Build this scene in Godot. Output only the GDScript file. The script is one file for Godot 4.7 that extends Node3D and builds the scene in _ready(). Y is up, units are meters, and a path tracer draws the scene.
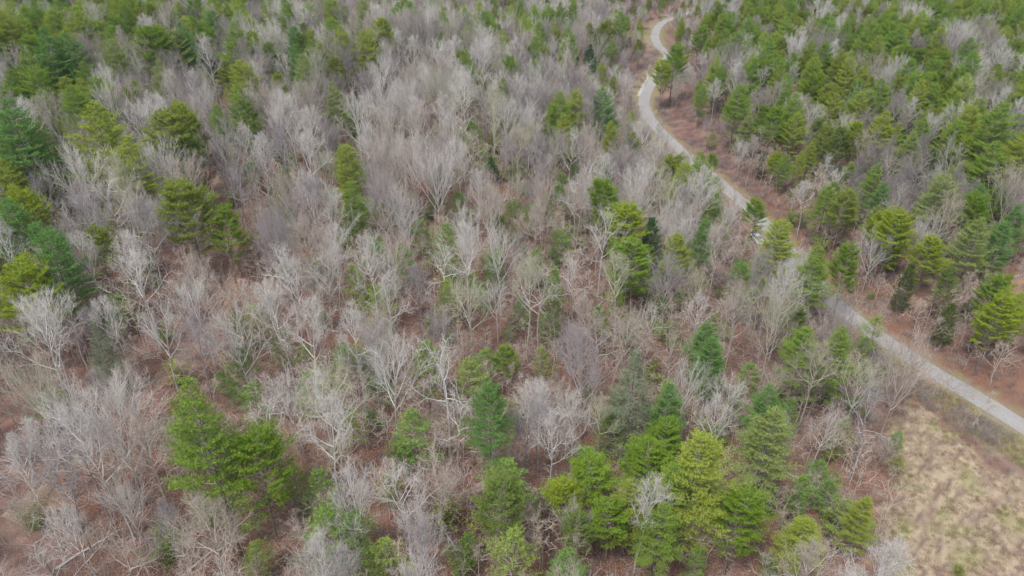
extends Node3D
# A wooded hillside and a country road seen from the air in early spring, under an overcast sky.

const CAM_Y := 80.0
const PITCH := 32.0
const FOV := 43.0
const W := 1024.0
const H := 576.0
var F := H / 2.0 / tan(deg_to_rad(FOV / 2.0))
var eye := Vector3(0, CAM_Y, 0)
var look := Basis(Vector3.RIGHT, deg_to_rad(-PITCH))
var rng := RandomNumberGenerator.new()
var lump := FastNoiseLite.new()
var patch := FastNoiseLite.new()
var names := {}


# ------------------------------------------------------------------ mesh builder
class Shape:
	var v := PackedVector3Array()
	var n := PackedVector3Array()
	var c := PackedColorArray()
	var i := PackedInt32Array()

	func tube(pts: PackedVector3Array, radii: PackedFloat32Array, sides: int, col: Color) -> void:
		var first := v.size()
		var last := pts.size() - 1
		var d := (pts[1] - pts[0]).normalized()
		var side := d.cross(Vector3(0.31, 0.2, 0.93)).normalized()
		for k in pts.size():
			if k > 0:
				d = (pts[mini(k + 1, last)] - pts[k - 1]).normalized()
			side = (side - d * side.dot(d)).normalized()
			var up := d.cross(side)
			for s in sides:
				var a := TAU * s / sides
				var r := side * cos(a) + up * sin(a)
				v.push_back(pts[k] + r * radii[k])
				n.push_back(r)
				c.push_back(col)
		for k in last:
			for s in sides:
				var a := first + k * sides + s
				var b := first + k * sides + (s + 1) % sides
				i.append_array([a, a + sides, b, b, a + sides, b + sides])

	func spike(p: Vector3, q: Vector3, tip: Vector3, r: float, col: Color) -> void:
		# a twig: three-sided, bent once, running out to a point
		var first := v.size()
		var d := (q - p).normalized()
		var side := d.cross(Vector3(0.31, 0.2, 0.93)).normalized()
		var up := d.cross(side)
		for k in 2:
			var at := q if k else p
			for s in 3:
				var a := TAU * s / 3.0
				var w := side * cos(a) + up * sin(a)
				v.push_back(at + w * r * (0.7 if k else 1.0))
				n.push_back(w)
				c.push_back(col)
		v.push_back(tip)
		n.push_back((tip - q).normalized())
		c.push_back(col)
		for s in 3:
			var a := first + s
			var b := first + (s + 1) % 3
			i.append_array([a, a + 3, b, b, a + 3, b + 3, a + 3, first + 6, b + 3])

	func blade(p: Vector3, d: Vector3, w: Vector3, col: Color) -> void:
		var first := v.size()
		var f := d.cross(w).normalized()
		if f.y < 0.0:
			f = -f
			w = -w
		v.append_array([p - w, p + w, p + d])
		n.append_array([f, f, f])
		c.append_array([col, col, col])
		i.append_array([first, first + 1, first + 2])

	func leaf(p: Vector3, d: Vector3, w: Vector3, col: Color) -> void:
		var first := v.size()
		var f := d.cross(w).normalized()
		if f.y < 0.0:
			f = -f
			w = -w
		v.append_array([p, p + d * 0.5 + w, p + d, p + d * 0.5 - w])
		n.append_array([f, f, f, f])
		c.append_array([col, col, col, col])
		i.append_array([first, first + 1, first + 2, first, first + 2, first + 3])

	func to_mesh(m: Material, into: ArrayMesh = null) -> ArrayMesh:
		if into == null:
			into = ArrayMesh.new()
		if v.is_empty():
			return into
		var a := []
		a.resize(Mesh.ARRAY_MAX)
		a[Mesh.ARRAY_VERTEX] = v
		a[Mesh.ARRAY_NORMAL] = n
		a[Mesh.ARRAY_COLOR] = c
		a[Mesh.ARRAY_INDEX] = i
		into.add_surface_from_arrays(Mesh.PRIMITIVE_TRIANGLES, a)
		into.surface_set_material(into.get_surface_count() - 1, m)
		return into


# ------------------------------------------------------------------ helpers
func numbered(called: String) -> String:
	var k: int = names.get(called, 0)
	names[called] = k + 1
	return called if k == 0 else "%s_%03d" % [called, k]


func tag(o: Node, label: String, category: String, group := "", kind := "") -> void:
	if label: o.set_meta("label", label)
	if category: o.set_meta("category", category)
	if group: o.set_meta("group", group)
	if kind: o.set_meta("kind", kind)


func part(called: String, m: Mesh, parent: Node, mat: Material = null) -> MeshInstance3D:
	var o := MeshInstance3D.new()
	o.name = called
	o.mesh = m
	if mat: o.material_override = mat
	parent.add_child(o, true)
	return o


func ray(px: float, py: float) -> Vector3:
	return (look * Vector3((px - W / 2) / F, -(py - H / 2) / F, -1)).normalized()


func on_level(px: float, py: float, y := 0.0) -> Vector3:
	var d := ray(px, py)
	return eye + d * ((y - eye.y) / d.y)


func pixel(p: Vector3) -> Vector2:
	var q := look.inverse() * (p - eye)
	if q.z > -1.0:
		return Vector2(-9999, -9999)
	return Vector2(W / 2 + q.x / -q.z * F, H / 2 - q.y / -q.z * F)


func top_at(px: float, py: float, tall: float) -> Vector3:
	# the foot of a tree of this height whose top is seen in this direction
	var d := ray(px, py)
	var t := 20.0
	while t < 900.0:
		var p := eye + d * t
		if p.y - tall <= ground(p.x, p.z):
			break
		t += 0.7
	var p := eye + d * t
	return Vector3(p.x, ground(p.x, p.z), p.z)


func noise_tex(freq: float, colors: Array, at: Array, size := 512, seed_ := 1, normal := false, octaves := 4) -> NoiseTexture2D:
	var fn := FastNoiseLite.new()
	fn.noise_type = FastNoiseLite.TYPE_SIMPLEX
	fn.frequency = freq
	fn.fractal_octaves = octaves
	fn.seed = seed_
	var t := NoiseTexture2D.new()
	t.width = size
	t.height = size
	t.seamless = true
	t.noise = fn
	if normal:
		t.as_normal_map = true
		t.bump_strength = 6.0
	else:
		var g := Gradient.new()
		g.offsets = PackedFloat32Array(at)
		g.colors = PackedColorArray(colors)
		t.color_ramp = g
	return t


func lin(r: float, g: float, b: float) -> Color:
	return Color(r, g, b).linear_to_srgb()


func mat(col: Color, rough := 0.9, vertex := true) -> StandardMaterial3D:
	var m := StandardMaterial3D.new()
	m.albedo_color = col
	m.roughness = rough
	m.metallic_specular = 0.25
	m.vertex_color_use_as_albedo = vertex
	m.cull_mode = BaseMaterial3D.CULL_DISABLED
	return m


func needles(r: float, g: float, b: float) -> StandardMaterial3D:
	var m := mat(lin(r, g, b), 0.75)
	m.backlight_enabled = true
	m.backlight = lin(r * 0.65, g * 0.7, b * 0.4)
	return m


# ------------------------------------------------------------------ terrain
var road := PackedVector3Array()
const GX0 := -460.0
const GZ0 := -760.0
const STEP := 4.0
const GNX := 250
const GNZ := 205
var hg := PackedFloat32Array()
var ug := PackedFloat32Array()   # distance to the road
var dg := PackedFloat32Array()   # signed distance to the road; negative on the hill's side


func road_distance(x: float, z: float) -> float:
	var best := 1e9
	var sgn := 1.0
	var p := Vector2(x, z)
	for k in road.size() - 1:
		var a := Vector2(road[k].x, road[k].z)
		var ab := Vector2(road[k + 1].x, road[k + 1].z) - a
		var t := clampf((p - a).dot(ab) / ab.length_squared(), 0.0, 1.0)
		var q := p - a - ab * t
		var d := q.length_squared()
		if d < best:
			best = d
			sgn = -signf(ab.cross(q))
	return sqrt(best) * sgn


func raw_height(x: float, z: float, s: float) -> float:
	var d := -z
	var y := 0.0
	var far := smoothstep(300.0, 620.0, d)
	if s < 0.0:
		var wide := lerpf(34.0, 0.0, smoothstep(70.0, 130.0, d))
		var rise := smoothstep(8.0 + wide, 85.0 + wide * 0.6, -s)
		var crest := 11.5 + 7.0 * exp(-pow((d - 205.0) / 60.0, 2.0)) - 14.0 * smoothstep(225.0, 330.0, d)
		y = rise * crest + smoothstep(6.0, 14.0, -s) * 0.6 * (1.0 - wide / 34.0)
		y -= 3.0 * exp(-pow((-s - 15.0) / 6.0, 2.0)) * smoothstep(170.0, 240.0, d)
	else:
		y = smoothstep(7.0, 13.0, s) * 1.6 + smoothstep(14.0, 90.0, s) * 5.0
	y += smoothstep(8.0, 30.0, absf(s)) * (lump.get_noise_2d(x, z) * 2.6)
	y += smoothstep(14.0, 80.0, absf(s)) * far * 42.0
	return y


func make_terrain_grid() -> void:
	hg.resize(GNX * GNZ)
	dg.resize(GNX * GNZ)
	ug.resize(GNX * GNZ)
	for j in GNZ:
		for i in GNX:
			var x := GX0 + i * STEP
			var z := GZ0 + j * STEP
			var s := road_distance(x, z)
			dg[j * GNX + i] = s
			ug[j * GNX + i] = absf(s)
			hg[j * GNX + i] = raw_height(x, z, s)


func sample(a: PackedFloat32Array, x: float, z: float) -> float:
	var u := clampf((x - GX0) / STEP, 0.0, GNX - 1.001)
	var w := clampf((z - GZ0) / STEP, 0.0, GNZ - 1.001)
	var i := int(u)
	var j := int(w)
	u -= i
	w -= j
	var k := j * GNX + i
	return lerpf(lerpf(a[k], a[k + 1], u), lerpf(a[k + GNX], a[k + GNX + 1], u), w)


func ground(x: float, z: float) -> float:
	return sample(hg, x, z)


func road_side(x: float, z: float) -> float:
	return sample(ug, x, z) * (1.0 if sample(dg, x, z) > 0.0 else -1.0)


func inside(p: Vector2, poly: PackedVector2Array) -> bool:
	return Geometry2D.is_point_in_polygon(p, poly)


var car_at := Vector3.ZERO
var field_poly := PackedVector2Array()
var clay_spots := []
var track := PackedVector2Array()


func track_distance(p: Vector2) -> float:
	var best := 1e9
	for k in track.size() - 1:
		best = minf(best, p.distance_squared_to(Geometry2D.get_closest_point_to_segment(p, track[k], track[k + 1])))
	return sqrt(best)


func field_share(x: float, z: float) -> float:
	# how much of the ground here is field: 1 inside, fading raggedly into the wood
	if x < 10.0 or z < -130.0: return 0.0
	var p := Vector2(x, z)
	var d := 1e9
	for k in field_poly.size():
		d = minf(d, p.distance_squared_to(Geometry2D.get_closest_point_to_segment(p, field_poly[k], field_poly[(k + 1) % field_poly.size()])))
	d = sqrt(d) * (1.0 if inside(p, field_poly) else -1.0)
	d += patch.get_noise_2d(x * 9, z * 9) * 4.0 + patch.get_noise_2d(x * 30, z * 30) * 2.0
	return clampf(0.5 + d / 4.0, 0.0, 1.0)


func field_color(x: float, z: float) -> Color:
	var n := patch.get_noise_2d(x * 5, z * 5)
	# brown bare streaks lie along the slope
	var u := (x + z) * 0.7
	var w := (x - z) * 0.7
	var n2 := patch.get_noise_2d(u * 26 + 50, w * 9)
	var n3 := patch.get_noise_2d(x * 40, z * 40 + 9.0)
	var col := Color(0.41, 0.33, 0.24).lerp(Color(0.22, 0.155, 0.13), clampf(n2 * 2.8 - 0.2, 0, 1))
	col = col.lerp(Color(0.32, 0.30, 0.15), clampf(n * 1.8 - 0.3, 0, 0.6))
	return col * (1.0 + n3 * 0.35)


func ground_color(x: float, z: float) -> Color:
	var s := road_side(x, z)
	var n1 := patch.get_noise_2d(x * 2.0, z * 2.0)
	var n2 := patch.get_noise_2d(x * 9.0 + 300.0, z * 9.0)
	var litter := Color(0.20, 0.110, 0.094).lerp(Color(0.145, 0.094, 0.083), clampf(0.5 + n1 * 1.8, 0, 1))
	litter = litter.lerp(Color(0.30, 0.20, 0.16), clampf(n2 * 1.8 + 0.08, 0, 0.85))
	var col := litter
	if s > 3.0:
		var bank := (1.0 - smoothstep(11.0, 17.0, s + n2 * 5.0)) * smoothstep(-200.0, -140.0, z)
		col = col.lerp(Color(0.25, 0.135, 0.095), bank * 0.75)
	for k in clay_spots:
		var q: Vector2 = (Vector2(x, z) - k[0]) / k[1]
		col = col.lerp(Color(0.42, 0.25, 0.17).lerp(Color(0.36, 0.26, 0.19), clampf(0.5 + n2, 0, 1)), 1.0 - smoothstep(0.75, 1.1, q.length() + n2 * 0.35))
	var near := smoothstep(-125.0, -100.0, z) * (1.0 if s < 0.0 else 0.0)
	var verge := 1.0 - smoothstep(4.0, 7.5 + 6.0 * near, absf(s) + n2 * 3.0 + (0.0 if s < 0.0 else 2.2))
	col = col.lerp(Color(0.26, 0.24, 0.12).lerp(Color(0.30, 0.24, 0.17), clampf(0.5 + n2 * 1.5, 0, 1)), verge)
	var f := field_share(x, z)
	return col.lerp(field_color(x, z), f) if f > 0.0 else col


func grid_lines(lo: float, hi: float, fine_lo: float, fine_hi: float, fine: float) -> PackedFloat32Array:
	var out := PackedFloat32Array()
	var x := fine_lo
	while x <= fine_hi:
		out.push_back(x)
		x += fine
	var g := fine
	while out[out.size() - 1] < hi:
		g = minf(g * 1.12, 200.0)
		out.push_back(out[out.size() - 1] + g)
	g = fine
	var low := PackedFloat32Array()
	x = fine_lo
	while x > lo:
		g = minf(g * 1.12, 200.0)
		x -= g
		low.push_back(x)
	low.reverse()
	low.append_array(out)
	return low


func make_ground(m: Material) -> void:
	var xs := grid_lines(-2500, 2500, -150, 170, 1.3)
	var zs := grid_lines(-3200, 900, -235, -25, 1.3)
	var s := Shape.new()
	var nx := xs.size()
	for z in zs:
		for x in xs:
			var y := ground(x, z)
			s.v.push_back(Vector3(x, y, z))
			s.n.push_back(Vector3(ground(x - 2, z) - ground(x + 2, z), 4.0, ground(x, z - 2) - ground(x, z + 2)).normalized())
			s.c.push_back(ground_color(x, z))
	for j in zs.size() - 1:
		for i in nx - 1:
			var a := j * nx + i
			s.i.append_array([a, a + 1, a + nx, a + 1, a + nx + 1, a + nx])
	var o := part("ground", s.to_mesh(m), self)
	tag(o, "brown leaf littered forest floor under the trees", "ground", "", "structure")


func ribbon(called: String, line: PackedVector3Array, half: float, lift: float, m: Material, ragged: float, seed_: int, tint: Color, crown := 0.0) -> MeshInstance3D:
	var s := Shape.new()
	var r := RandomNumberGenerator.new()
	r.seed = seed_
	var cross := [-1.0, -0.6, -0.2, 0.2, 0.6, 1.0]
	for k in line.size():
		var d := line[mini(k + 1, line.size() - 1)] - line[maxi(k - 1, 0)]
		var side := Vector3(-d.z, 0, d.x).normalized()
		for u in cross:
			var e: float = u * (half + (r.randf_range(-ragged, ragged) if absf(u) > 0.9 else 0.0))
			var p: Vector3 = line[k] + side * e
			p.y = ground(p.x, p.z) + lift + crown * (1.0 - u * u)
			s.v.push_back(p)
			s.n.push_back(Vector3.UP)
			s.c.push_back(tint * (1.0 + 0.12 * patch.get_noise_2d(p.x * 6.0, p.z * 6.0)))
	for k in line.size() - 1:
		for u in 5:
			var a := k * 6 + u
			s.i.append_array([a, a + 6, a + 1, a + 1, a + 6, a + 7])
	return part(called, s.to_mesh(m), self)


func smooth_line(pts: Array, gap: float) -> PackedVector3Array:
	var c := Curve3D.new()
	for k in pts.size():
		var a: Vector3 = pts[maxi(k - 1, 0)]
		var b: Vector3 = pts[mini(k + 1, pts.size() - 1)]
		c.add_point(pts[k], (a - b) / 6.0, (b - a) / 6.0)
	var n := int(c.get_baked_length() / gap)
	var out := PackedVector3Array()
	for k in n + 1:
		out.push_back(c.sample_baked(c.get_baked_length() * k / n, true))
	return out


# ------------------------------------------------------------------ trees
func wander(r: RandomNumberGenerator, d: Vector3, much: float) -> Vector3:
	return (d + Vector3(r.randf_range(-1, 1), r.randf_range(-1, 1), r.randf_range(-1, 1)) * much).normalized()


func tilt(r: RandomNumberGenerator, d: Vector3, a: float, around: float) -> Vector3:
	var s := d.cross(Vector3(0.2, 0.13, 0.97)).normalized()
	s = s.rotated(d, around)
	return d.rotated(s, a)


func limb(s: Shape, r: RandomNumberGenerator, p: Vector3, d: Vector3, length: float, radius: float, level: int, o: Dictionary) -> void:
	var f := r.randf_range(0.82, 1.12)
	var col: Color = Color(f, f * r.randf_range(0.97, 1.02), f * r.randf_range(0.94, 1.03))
	if level >= 3:
		col = col * Color(0.92, 0.89, 0.885)   # young bark is browner than the limbs
	if level >= 4:
		var q := p + d * length * 0.55
		var d2 := wander(r, d + Vector3(0, o.up * 0.5, 0), 0.35)
		s.spike(p, q, q + d2 * length * 0.5, radius, col)
		return
	var segs: int = [0, 6, 4, 3][level]
	var pts := PackedVector3Array([p])
	var radii := PackedFloat32Array([radius])
	var dirs := [d]
	for k in segs:
		d = wander(r, d + Vector3(0, o.up, 0) * (1.0 / segs), o.crook * [0, 0.16, 0.22, 0.25][level])
		p += d * length / segs
		pts.push_back(p)
		radii.push_back(radius * (1.0 - 0.78 * (k + 1) / segs))
		dirs.push_back(d)
	s.tube(pts, radii, [0, 6, 4, 3][level], col)
	var count: int = o.kids[level]
	var turn := r.randf() * TAU
	for k in count:
		var t := lerpf([0, 0.28, 0.2, 0.15][level], 1.0, (k + r.randf_range(0.1, 0.9)) / count)
		var at := t * segs
		var j := mini(int(at), segs - 1)
		var here := pts[j].lerp(pts[j + 1], at - j)
		turn += 2.4 + r.randf_range(-0.5, 0.5)
		var cd := tilt(r, dirs[j + 1], r.randf_range(0.45, 0.95) * o.open, turn)
		var cl: float = length * r.randf_range(0.38, 0.62) * (1.15 - 0.45 * t)
		if level == 3:
			cl = r.randf_range(0.35, 0.8) * o.twig
		limb(s, r, here, cd, cl, maxf(radius * (1.0 - 0.78 * t) * 0.62, [0, 0.032, 0.018, 0.0115][level]), level + 1, o)


func bare_tree(seed_: int, tall: float, o: Dictionary) -> Array:
	var r := RandomNumberGenerator.new()
	r.seed = seed_
	var trunk := Shape.new()
	var crown := Shape.new()
	var base: float = o.base
	var stop: float = o.stop
	var r0: float = tall * o.girth
	var pts := PackedVector3Array([Vector3(0, -0.8, 0), Vector3(0, 0.4, 0)])
	var radii := PackedFloat32Array([r0 * 1.5, r0 * 1.15])
	var d := wander(r, Vector3.UP, o.lean)
	var p := Vector3(0, 0.4, 0)
	var n := 12
	for k in n:
		d = wander(r, d + Vector3(0, 0.12, 0), 0.07 * o.crook)
		p += d * tall * stop / n
		pts.push_back(p)
		radii.push_back(r0 * (1.0 - 0.72 * (k + 1) / n))
	trunk.tube(pts, radii, 8, Color.WHITE)
	var turn := r.randf() * TAU
	var count: int = o.kids[0]
	for k in count:
		var t := lerpf(base / stop, 1.0, (k + r.randf_range(0.2, 0.8)) / count)
		var at := 1.0 + t * n
		var j := mini(int(at), n)
		var here := pts[j].lerp(pts[j + 1], at - j)
		turn += 2.4 + r.randf_range(-0.4, 0.4)
		var a := lerpf(o.wide, 0.35, pow((t - base / stop) / (1.0 - base / stop), 1.3)) * r.randf_range(0.8, 1.2)
		var dd := tilt(r, Vector3.UP, a, turn)
		var left: float = tall - here.y
		limb(crown, r, here, dd, left * r.randf_range(0.62, 0.9) * (0.8 if a > 0.6 else 1.0), lerpf(r0 * 0.46, r0 * 0.34, t), 1, o)
	for k in int(o.dead):
		var t := r.randf_range(0.3, base / stop)
		var at := 1.0 + t * n
		var j := mini(int(at), n)
		var dd := tilt(r, Vector3.UP, r.randf_range(1.1, 1.7), r.randf() * TAU)
		limb(crown, r, pts[j].lerp(pts[j + 1], at - j), dd, r.randf_range(0.8, 2.6), 0.03, 3, o)
	return [trunk, crown]


func tuft(s: Shape, r: RandomNumberGenerator, p: Vector3, d: Vector3, size: float, count: int, broad: float, col: Color) -> void:
	for k in count:
		var a := r.randf() * TAU
		var side := d.cross(Vector3(0.2, 0.13, 0.97)).normalized().rotated(d, a)
		var q := (d * r.randf_range(0.25, 1.0) + side * r.randf_range(0.5, 1.0)).normalized()
		var w := q.cross(Vector3(r.randf_range(-1, 1), r.randf_range(-1, 1), r.randf_range(-1, 1))).normalized()
		s.blade(p - q * size * 0.1, q * size * r.randf_range(0.75, 1.2), w * size * broad, col)


func conifer(seed_: int, tall: float, o: Dictionary) -> Array:
	var r := RandomNumberGenerator.new()
	r.seed = seed_
	var trunk := Shape.new()
	var limbs := Shape.new()
	var leaf := Shape.new()
	var pts := PackedVector3Array()
	var radii := PackedFloat32Array()
	var n := 14
	var drift: Vector3 = Vector3(r.randf_range(-1, 1), 0, r.randf_range(-1, 1)) * o.lean
	for k in n + 1:
		var t := float(k) / n
		pts.push_back(Vector3(drift.x * t * t * tall, -0.6 + t * (tall + 0.2), drift.z * t * t * tall) + Vector3(r.randf_range(-1, 1), 0, r.randf_range(-1, 1)) * 0.012 * tall * o.lean * 4.0)
		radii.push_back(tall * o.girth * (1.06 - t))
	trunk.tube(pts, radii, 7, Color.WHITE)
	var y: float = tall * o.base
	var phase := r.randf() * TAU
	# each side of the crown keeps a fullness of its own, so that no two sides match
	var full := []
	for k in 7: full.append(r.randf_range(0.62, 1.15))
	while y < tall * 0.985:
		var t: float = (y - tall * o.base) / (tall * (1.0 - o.base))
		var shape: float = pow(1.0 - t, o.taper) * smoothstep(-0.25, o.swell, t)
		var count := r.randi_range(o.whorl[0], o.whorl[1])
		phase += r.randf_range(0.4, 1.2)
		for k in count:
			var az := phase + TAU * (k + r.randf_range(-0.3, 0.3)) / count
			var fi := fposmod(az / TAU * 7.0 + t * 3.0, 7.0)
			var fl: float = lerpf(full[int(fi) % 7], full[(int(fi) + 1) % 7], fi - int(fi))
			var length: float = maxf(0.35, tall * o.reach * shape * fl * r.randf_range(0.65, 1.15))
			if t < 0.3 and r.randf() < o.gaps:
				length *= 0.4
			var rise: float = lerpf(o.low, o.high, t) + r.randf_range(-0.14, 0.14)
			var d := Vector3(cos(az) * cos(rise), sin(rise), sin(az) * cos(rise))
			var at := clampf((y + 0.6) / (tall + 0.2), 0, 0.999) * n
			var p := pts[int(at)].lerp(pts[int(at) + 1], at - int(at))
			p.y += r.randf_range(-0.15, 0.15)
			var segs := 4
			var bp := PackedVector3Array([p])
			var br := PackedFloat32Array([0.012 + length * 0.011])
			for q in segs:
				d = wander(r, d + Vector3(0, o.curl / segs, 0), 0.09)
				p += d * length / segs
				bp.push_back(p)
				br.push_back(br[0] * (1.0 - 0.8 * (q + 1) / segs))
			limbs.tube(bp, br, 3, Color(1, 1, 1) * r.randf_range(0.8, 1.15))
			if t < o.bareness and r.randf() < 0.45:
				continue   # dead lower branch
			var tone := r.randf_range(0.78, 1.2)
			var twigs := int(length / o.spacing) + 2
			for q in twigs:
				var u := lerpf(o.inner, 1.0, (q + r.randf_range(0.0, 0.9)) / twigs)
				var bt := u * segs
				var bj := mini(int(bt), segs - 1)
				var b0 := bp[bj].lerp(bp[bj + 1], bt - bj)
				var bd := (bp[bj + 1] - bp[bj]).normalized()
				var flat := bd.cross(Vector3.UP).normalized() * (1.0 if q % 2 else -1.0)
				var td: Vector3 = (bd * r.randf_range(0.6, 1.1) + flat * r.randf_range(0.4, 1.1) + Vector3.UP * r.randf_range(-0.1, 0.35) * o.lift).normalized()
				if q >= twigs - 2:
					td = wander(r, bd, 0.25)
				var tl: float = r.randf_range(0.5, 1.0) * o.spray * (1.2 - 0.55 * u) * clampf(length / 2.2, 0.35, 1.25)
				var tufts := maxi(2, int(tl / o.gap))
				for e in tufts:
					var f := tone * r.randf_range(0.72, 1.3)
					var col := Color(f * r.randf_range(0.88, 1.16), f, f * r.randf_range(0.7, 1.15))
					tuft(leaf, r, b0 + td * tl * (e + 0.6) / tufts + Vector3(r.randf_range(-1, 1), r.randf_range(-1, 1), r.randf_range(-1, 1)) * 0.06, (td + Vector3(0, 0.3 * o.lift, 0)).normalized(), o.needle * r.randf_range(0.8, 1.2), o.blades, o.broad, col)
		y += o.step * r.randf_range(0.75, 1.25) * (1.0 - 0.35 * t)
	tuft(leaf, r, pts[n], Vector3.UP, o.needle * 1.6, 12, o.broad, Color.WHITE)
	return [trunk, limbs, leaf]


func leafy_shrub(seed_: int, tall: float, wide: float) -> Array:
	var r := RandomNumberGenerator.new()
	r.seed = seed_
	var wood := Shape.new()
	var leaf := Shape.new()
	for k in 9:
		var d := tilt(r, Vector3.UP, r.randf_range(0.1, 0.7), k * 2.4)
		var p := Vector3(r.randf_range(-0.2, 0.2), -0.15, r.randf_range(-0.2, 0.2))
		var pts := PackedVector3Array([p])
		var radii := PackedFloat32Array([0.03])
		var length := tall * r.randf_range(0.7, 1.1)
		for q in 5:
			d = wander(r, d + Vector3(0, 0.08, 0), 0.2)
			p += d * length / 5 * Vector3(wide, 1, wide)
			pts.push_back(p)
			radii.push_back(0.03 * (1.0 - 0.16 * (q + 1)))
		wood.tube(pts, radii, 4, Color.WHITE)
		for q in 16:
			var at := r.randf_range(1.0, 4.99)
			var b0 := pts[int(at)].lerp(pts[int(at) + 1], at - int(at))
			var td := wander(r, Vector3(0, 0.35, 0), 1.0)
			var tl := r.randf_range(0.4, 0.9) * wide
			wood.spike(b0, b0 + td * tl * 0.5, b0 + wander(r, td, 0.3) * tl, 0.01, Color.WHITE)
			var tone := r.randf_range(0.75, 1.25)
			for e in 12:
				var f := tone * r.randf_range(0.75, 1.25)
				var ld := wander(r, td + Vector3(0, 0.2, 0), 0.9)
				var w := ld.cross(wander(r, Vector3.UP, 0.9)).normalized()
				leaf.leaf(b0 + td * tl * r.randf_range(0.3, 1.05) + wander(r, Vector3.UP, 3.0) * 0.12, ld * r.randf_range(0.10, 0.17), w * r.randf_range(0.03, 0.05), Color(f * r.randf_range(0.9, 1.2), f, f * r.randf_range(0.7, 1.1)))
	return [wood, leaf]


func brush(seed_: int, stems: int, tall: float) -> Shape:
	var r := RandomNumberGenerator.new()
	r.seed = seed_
	var s := Shape.new()
	for k in stems:
		var p := Vector3(r.randfn(0, 0.5), -0.1, r.randfn(0, 0.5))
		var d := tilt(r, Vector3.UP, absf(r.randfn(0, 0.45)), r.randf() * TAU)
		var length := tall * r.randf_range(0.5, 1.1)
		var f := r.randf_range(0.7, 1.25)
		var col := Color(f, f * r.randf_range(0.93, 1.02), f * r.randf_range(0.88, 1.05))
		var q := p + d * length * 0.5
		var d2 := wander(r, d, 0.35)
		s.spike(p, q, q + d2 * length * 0.5, 0.013, col)
		for e in 5:
			var b := p.lerp(q, r.randf_range(0.4, 1.0)) if e < 3 else q + d2 * length * 0.5 * r.randf_range(0.0, 0.7)
			var td := tilt(r, d, r.randf_range(0.4, 1.1), r.randf() * TAU)
			var tl := length * r.randf_range(0.2, 0.45)
			s.spike(b, b + td * tl * 0.5, b + wander(r, td, 0.4) * tl, 0.008, col)
	return s


func grass_tuft(seed_: int, blades: int, tall: float, spread: float) -> Shape:
	var r := RandomNumberGenerator.new()
	r.seed = seed_
	var s := Shape.new()
	for k in blades:
		var p := Vector3(r.randfn(0, spread), -0.03, r.randfn(0, spread))
		var d := tilt(r, Vector3.UP, absf(r.randfn(0.2, 0.6)), r.randf() * TAU) * tall * r.randf_range(0.5, 1.2)
		var w := d.cross(wander(r, Vector3.RIGHT, 1.0)).normalized() * r.randf_range(0.012, 0.03)
		var f := r.randf_range(0.7, 1.25)
		s.blade(p, d, w, Color(f, f * r.randf_range(0.94, 1.03), f * r.randf_range(0.85, 1.1)))
	return s


# ------------------------------------------------------------------ placing
var bare_kinds := []      # [trunk mesh, crown mesh, height, whole mesh]
var pine_kinds := {}      # species -> [[trunk, limbs, crown, height, whole] ...]
var leaf_mats := {}       # species -> materials
var bark_mats := []
var bark_words := ["pale grey", "tan grey", "mauve grey", "lichen green grey"]
var placed := []          # Vector3(x, z, keep-clear radius)
var bins := {}


func free_spot(x: float, z: float, r: float) -> bool:
	var bx := int(floor(x / 8.0))
	var bz := int(floor(z / 8.0))
	for a in range(bx - 1, bx + 2):
		for b in range(bz - 1, bz + 2):
			for p in bins.get(Vector2i(a, b), []):
				if Vector2(p.x - x, p.y - z).length_squared() < pow(minf(r, p.z), 2.0):
					return false
	return true


func take_spot(x: float, z: float, r: float) -> void:
	var k := Vector2i(int(floor(x / 8.0)), int(floor(z / 8.0)))
	if not bins.has(k): bins[k] = []
	bins[k].append(Vector3(x, z, r))


func open_ground(x: float, z: float, clear: float) -> bool:
	var s := road_side(x, z)
	if absf(s) < clear: return false
	if inside(Vector2(x, z), field_poly): return false
	if -z < 160.0 and x < 20.0 and track_distance(Vector2(x, z)) < 2.0: return false
	for k in clay_spots:
		if ((Vector2(x, z) - k[0]) / k[1]).length() < 0.9: return false
	return true


func put_bare(at: Vector3, tall: float, kind: int, tint: int, turn: float, label: String, group: String, called := "bare_tree") -> void:
	var k: Array = bare_kinds[kind % bare_kinds.size()]
	var o := Node3D.new()
	o.name = numbered(called)
	add_child(o)
	o.position = at
	o.rotation.y = turn
	var f: float = tall / k[2]
	o.scale = Vector3(f * 0.76, f, f * 0.76)
	part("trunk", k[0], o, bark_mats[tint][0])
	part("crown", k[1], o, bark_mats[tint][1])
	tag(o, label, "bare tree", group)


var kept := []   # [Rect2 of a chosen tree's crown as seen, its distance]


var open_views := 0


func keeps_view(at: Vector3, tall: float, wide: float, lucky := false) -> bool:
	# would a tree here stand in front of one that the picture shows clear?
	var top := pixel(at + Vector3(0, tall, 0))
	var mid := pixel(at + Vector3(0, tall * 0.45, 0))
	var d := at.distance_to(eye)
	var half := wide * F / d
	var box := Rect2(top.x - half, top.y, half * 2.0, mid.y - top.y)
	for k in kept.size():
		if d < kept[k][1] and box.intersects(kept[k][0]): return k >= open_views and lucky
	return true


func keep(at: Vector3, tall: float, wide: float, low: float) -> void:
	var top := pixel(at + Vector3(0, tall, 0))
	var mid := pixel(at + Vector3(0, tall * low, 0))
	var half := wide * F / at.distance_to(eye)
	kept.append([Rect2(top.x - half, top.y, half * 2.0, mid.y - top.y), at.distance_to(eye) - 0.5])


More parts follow.
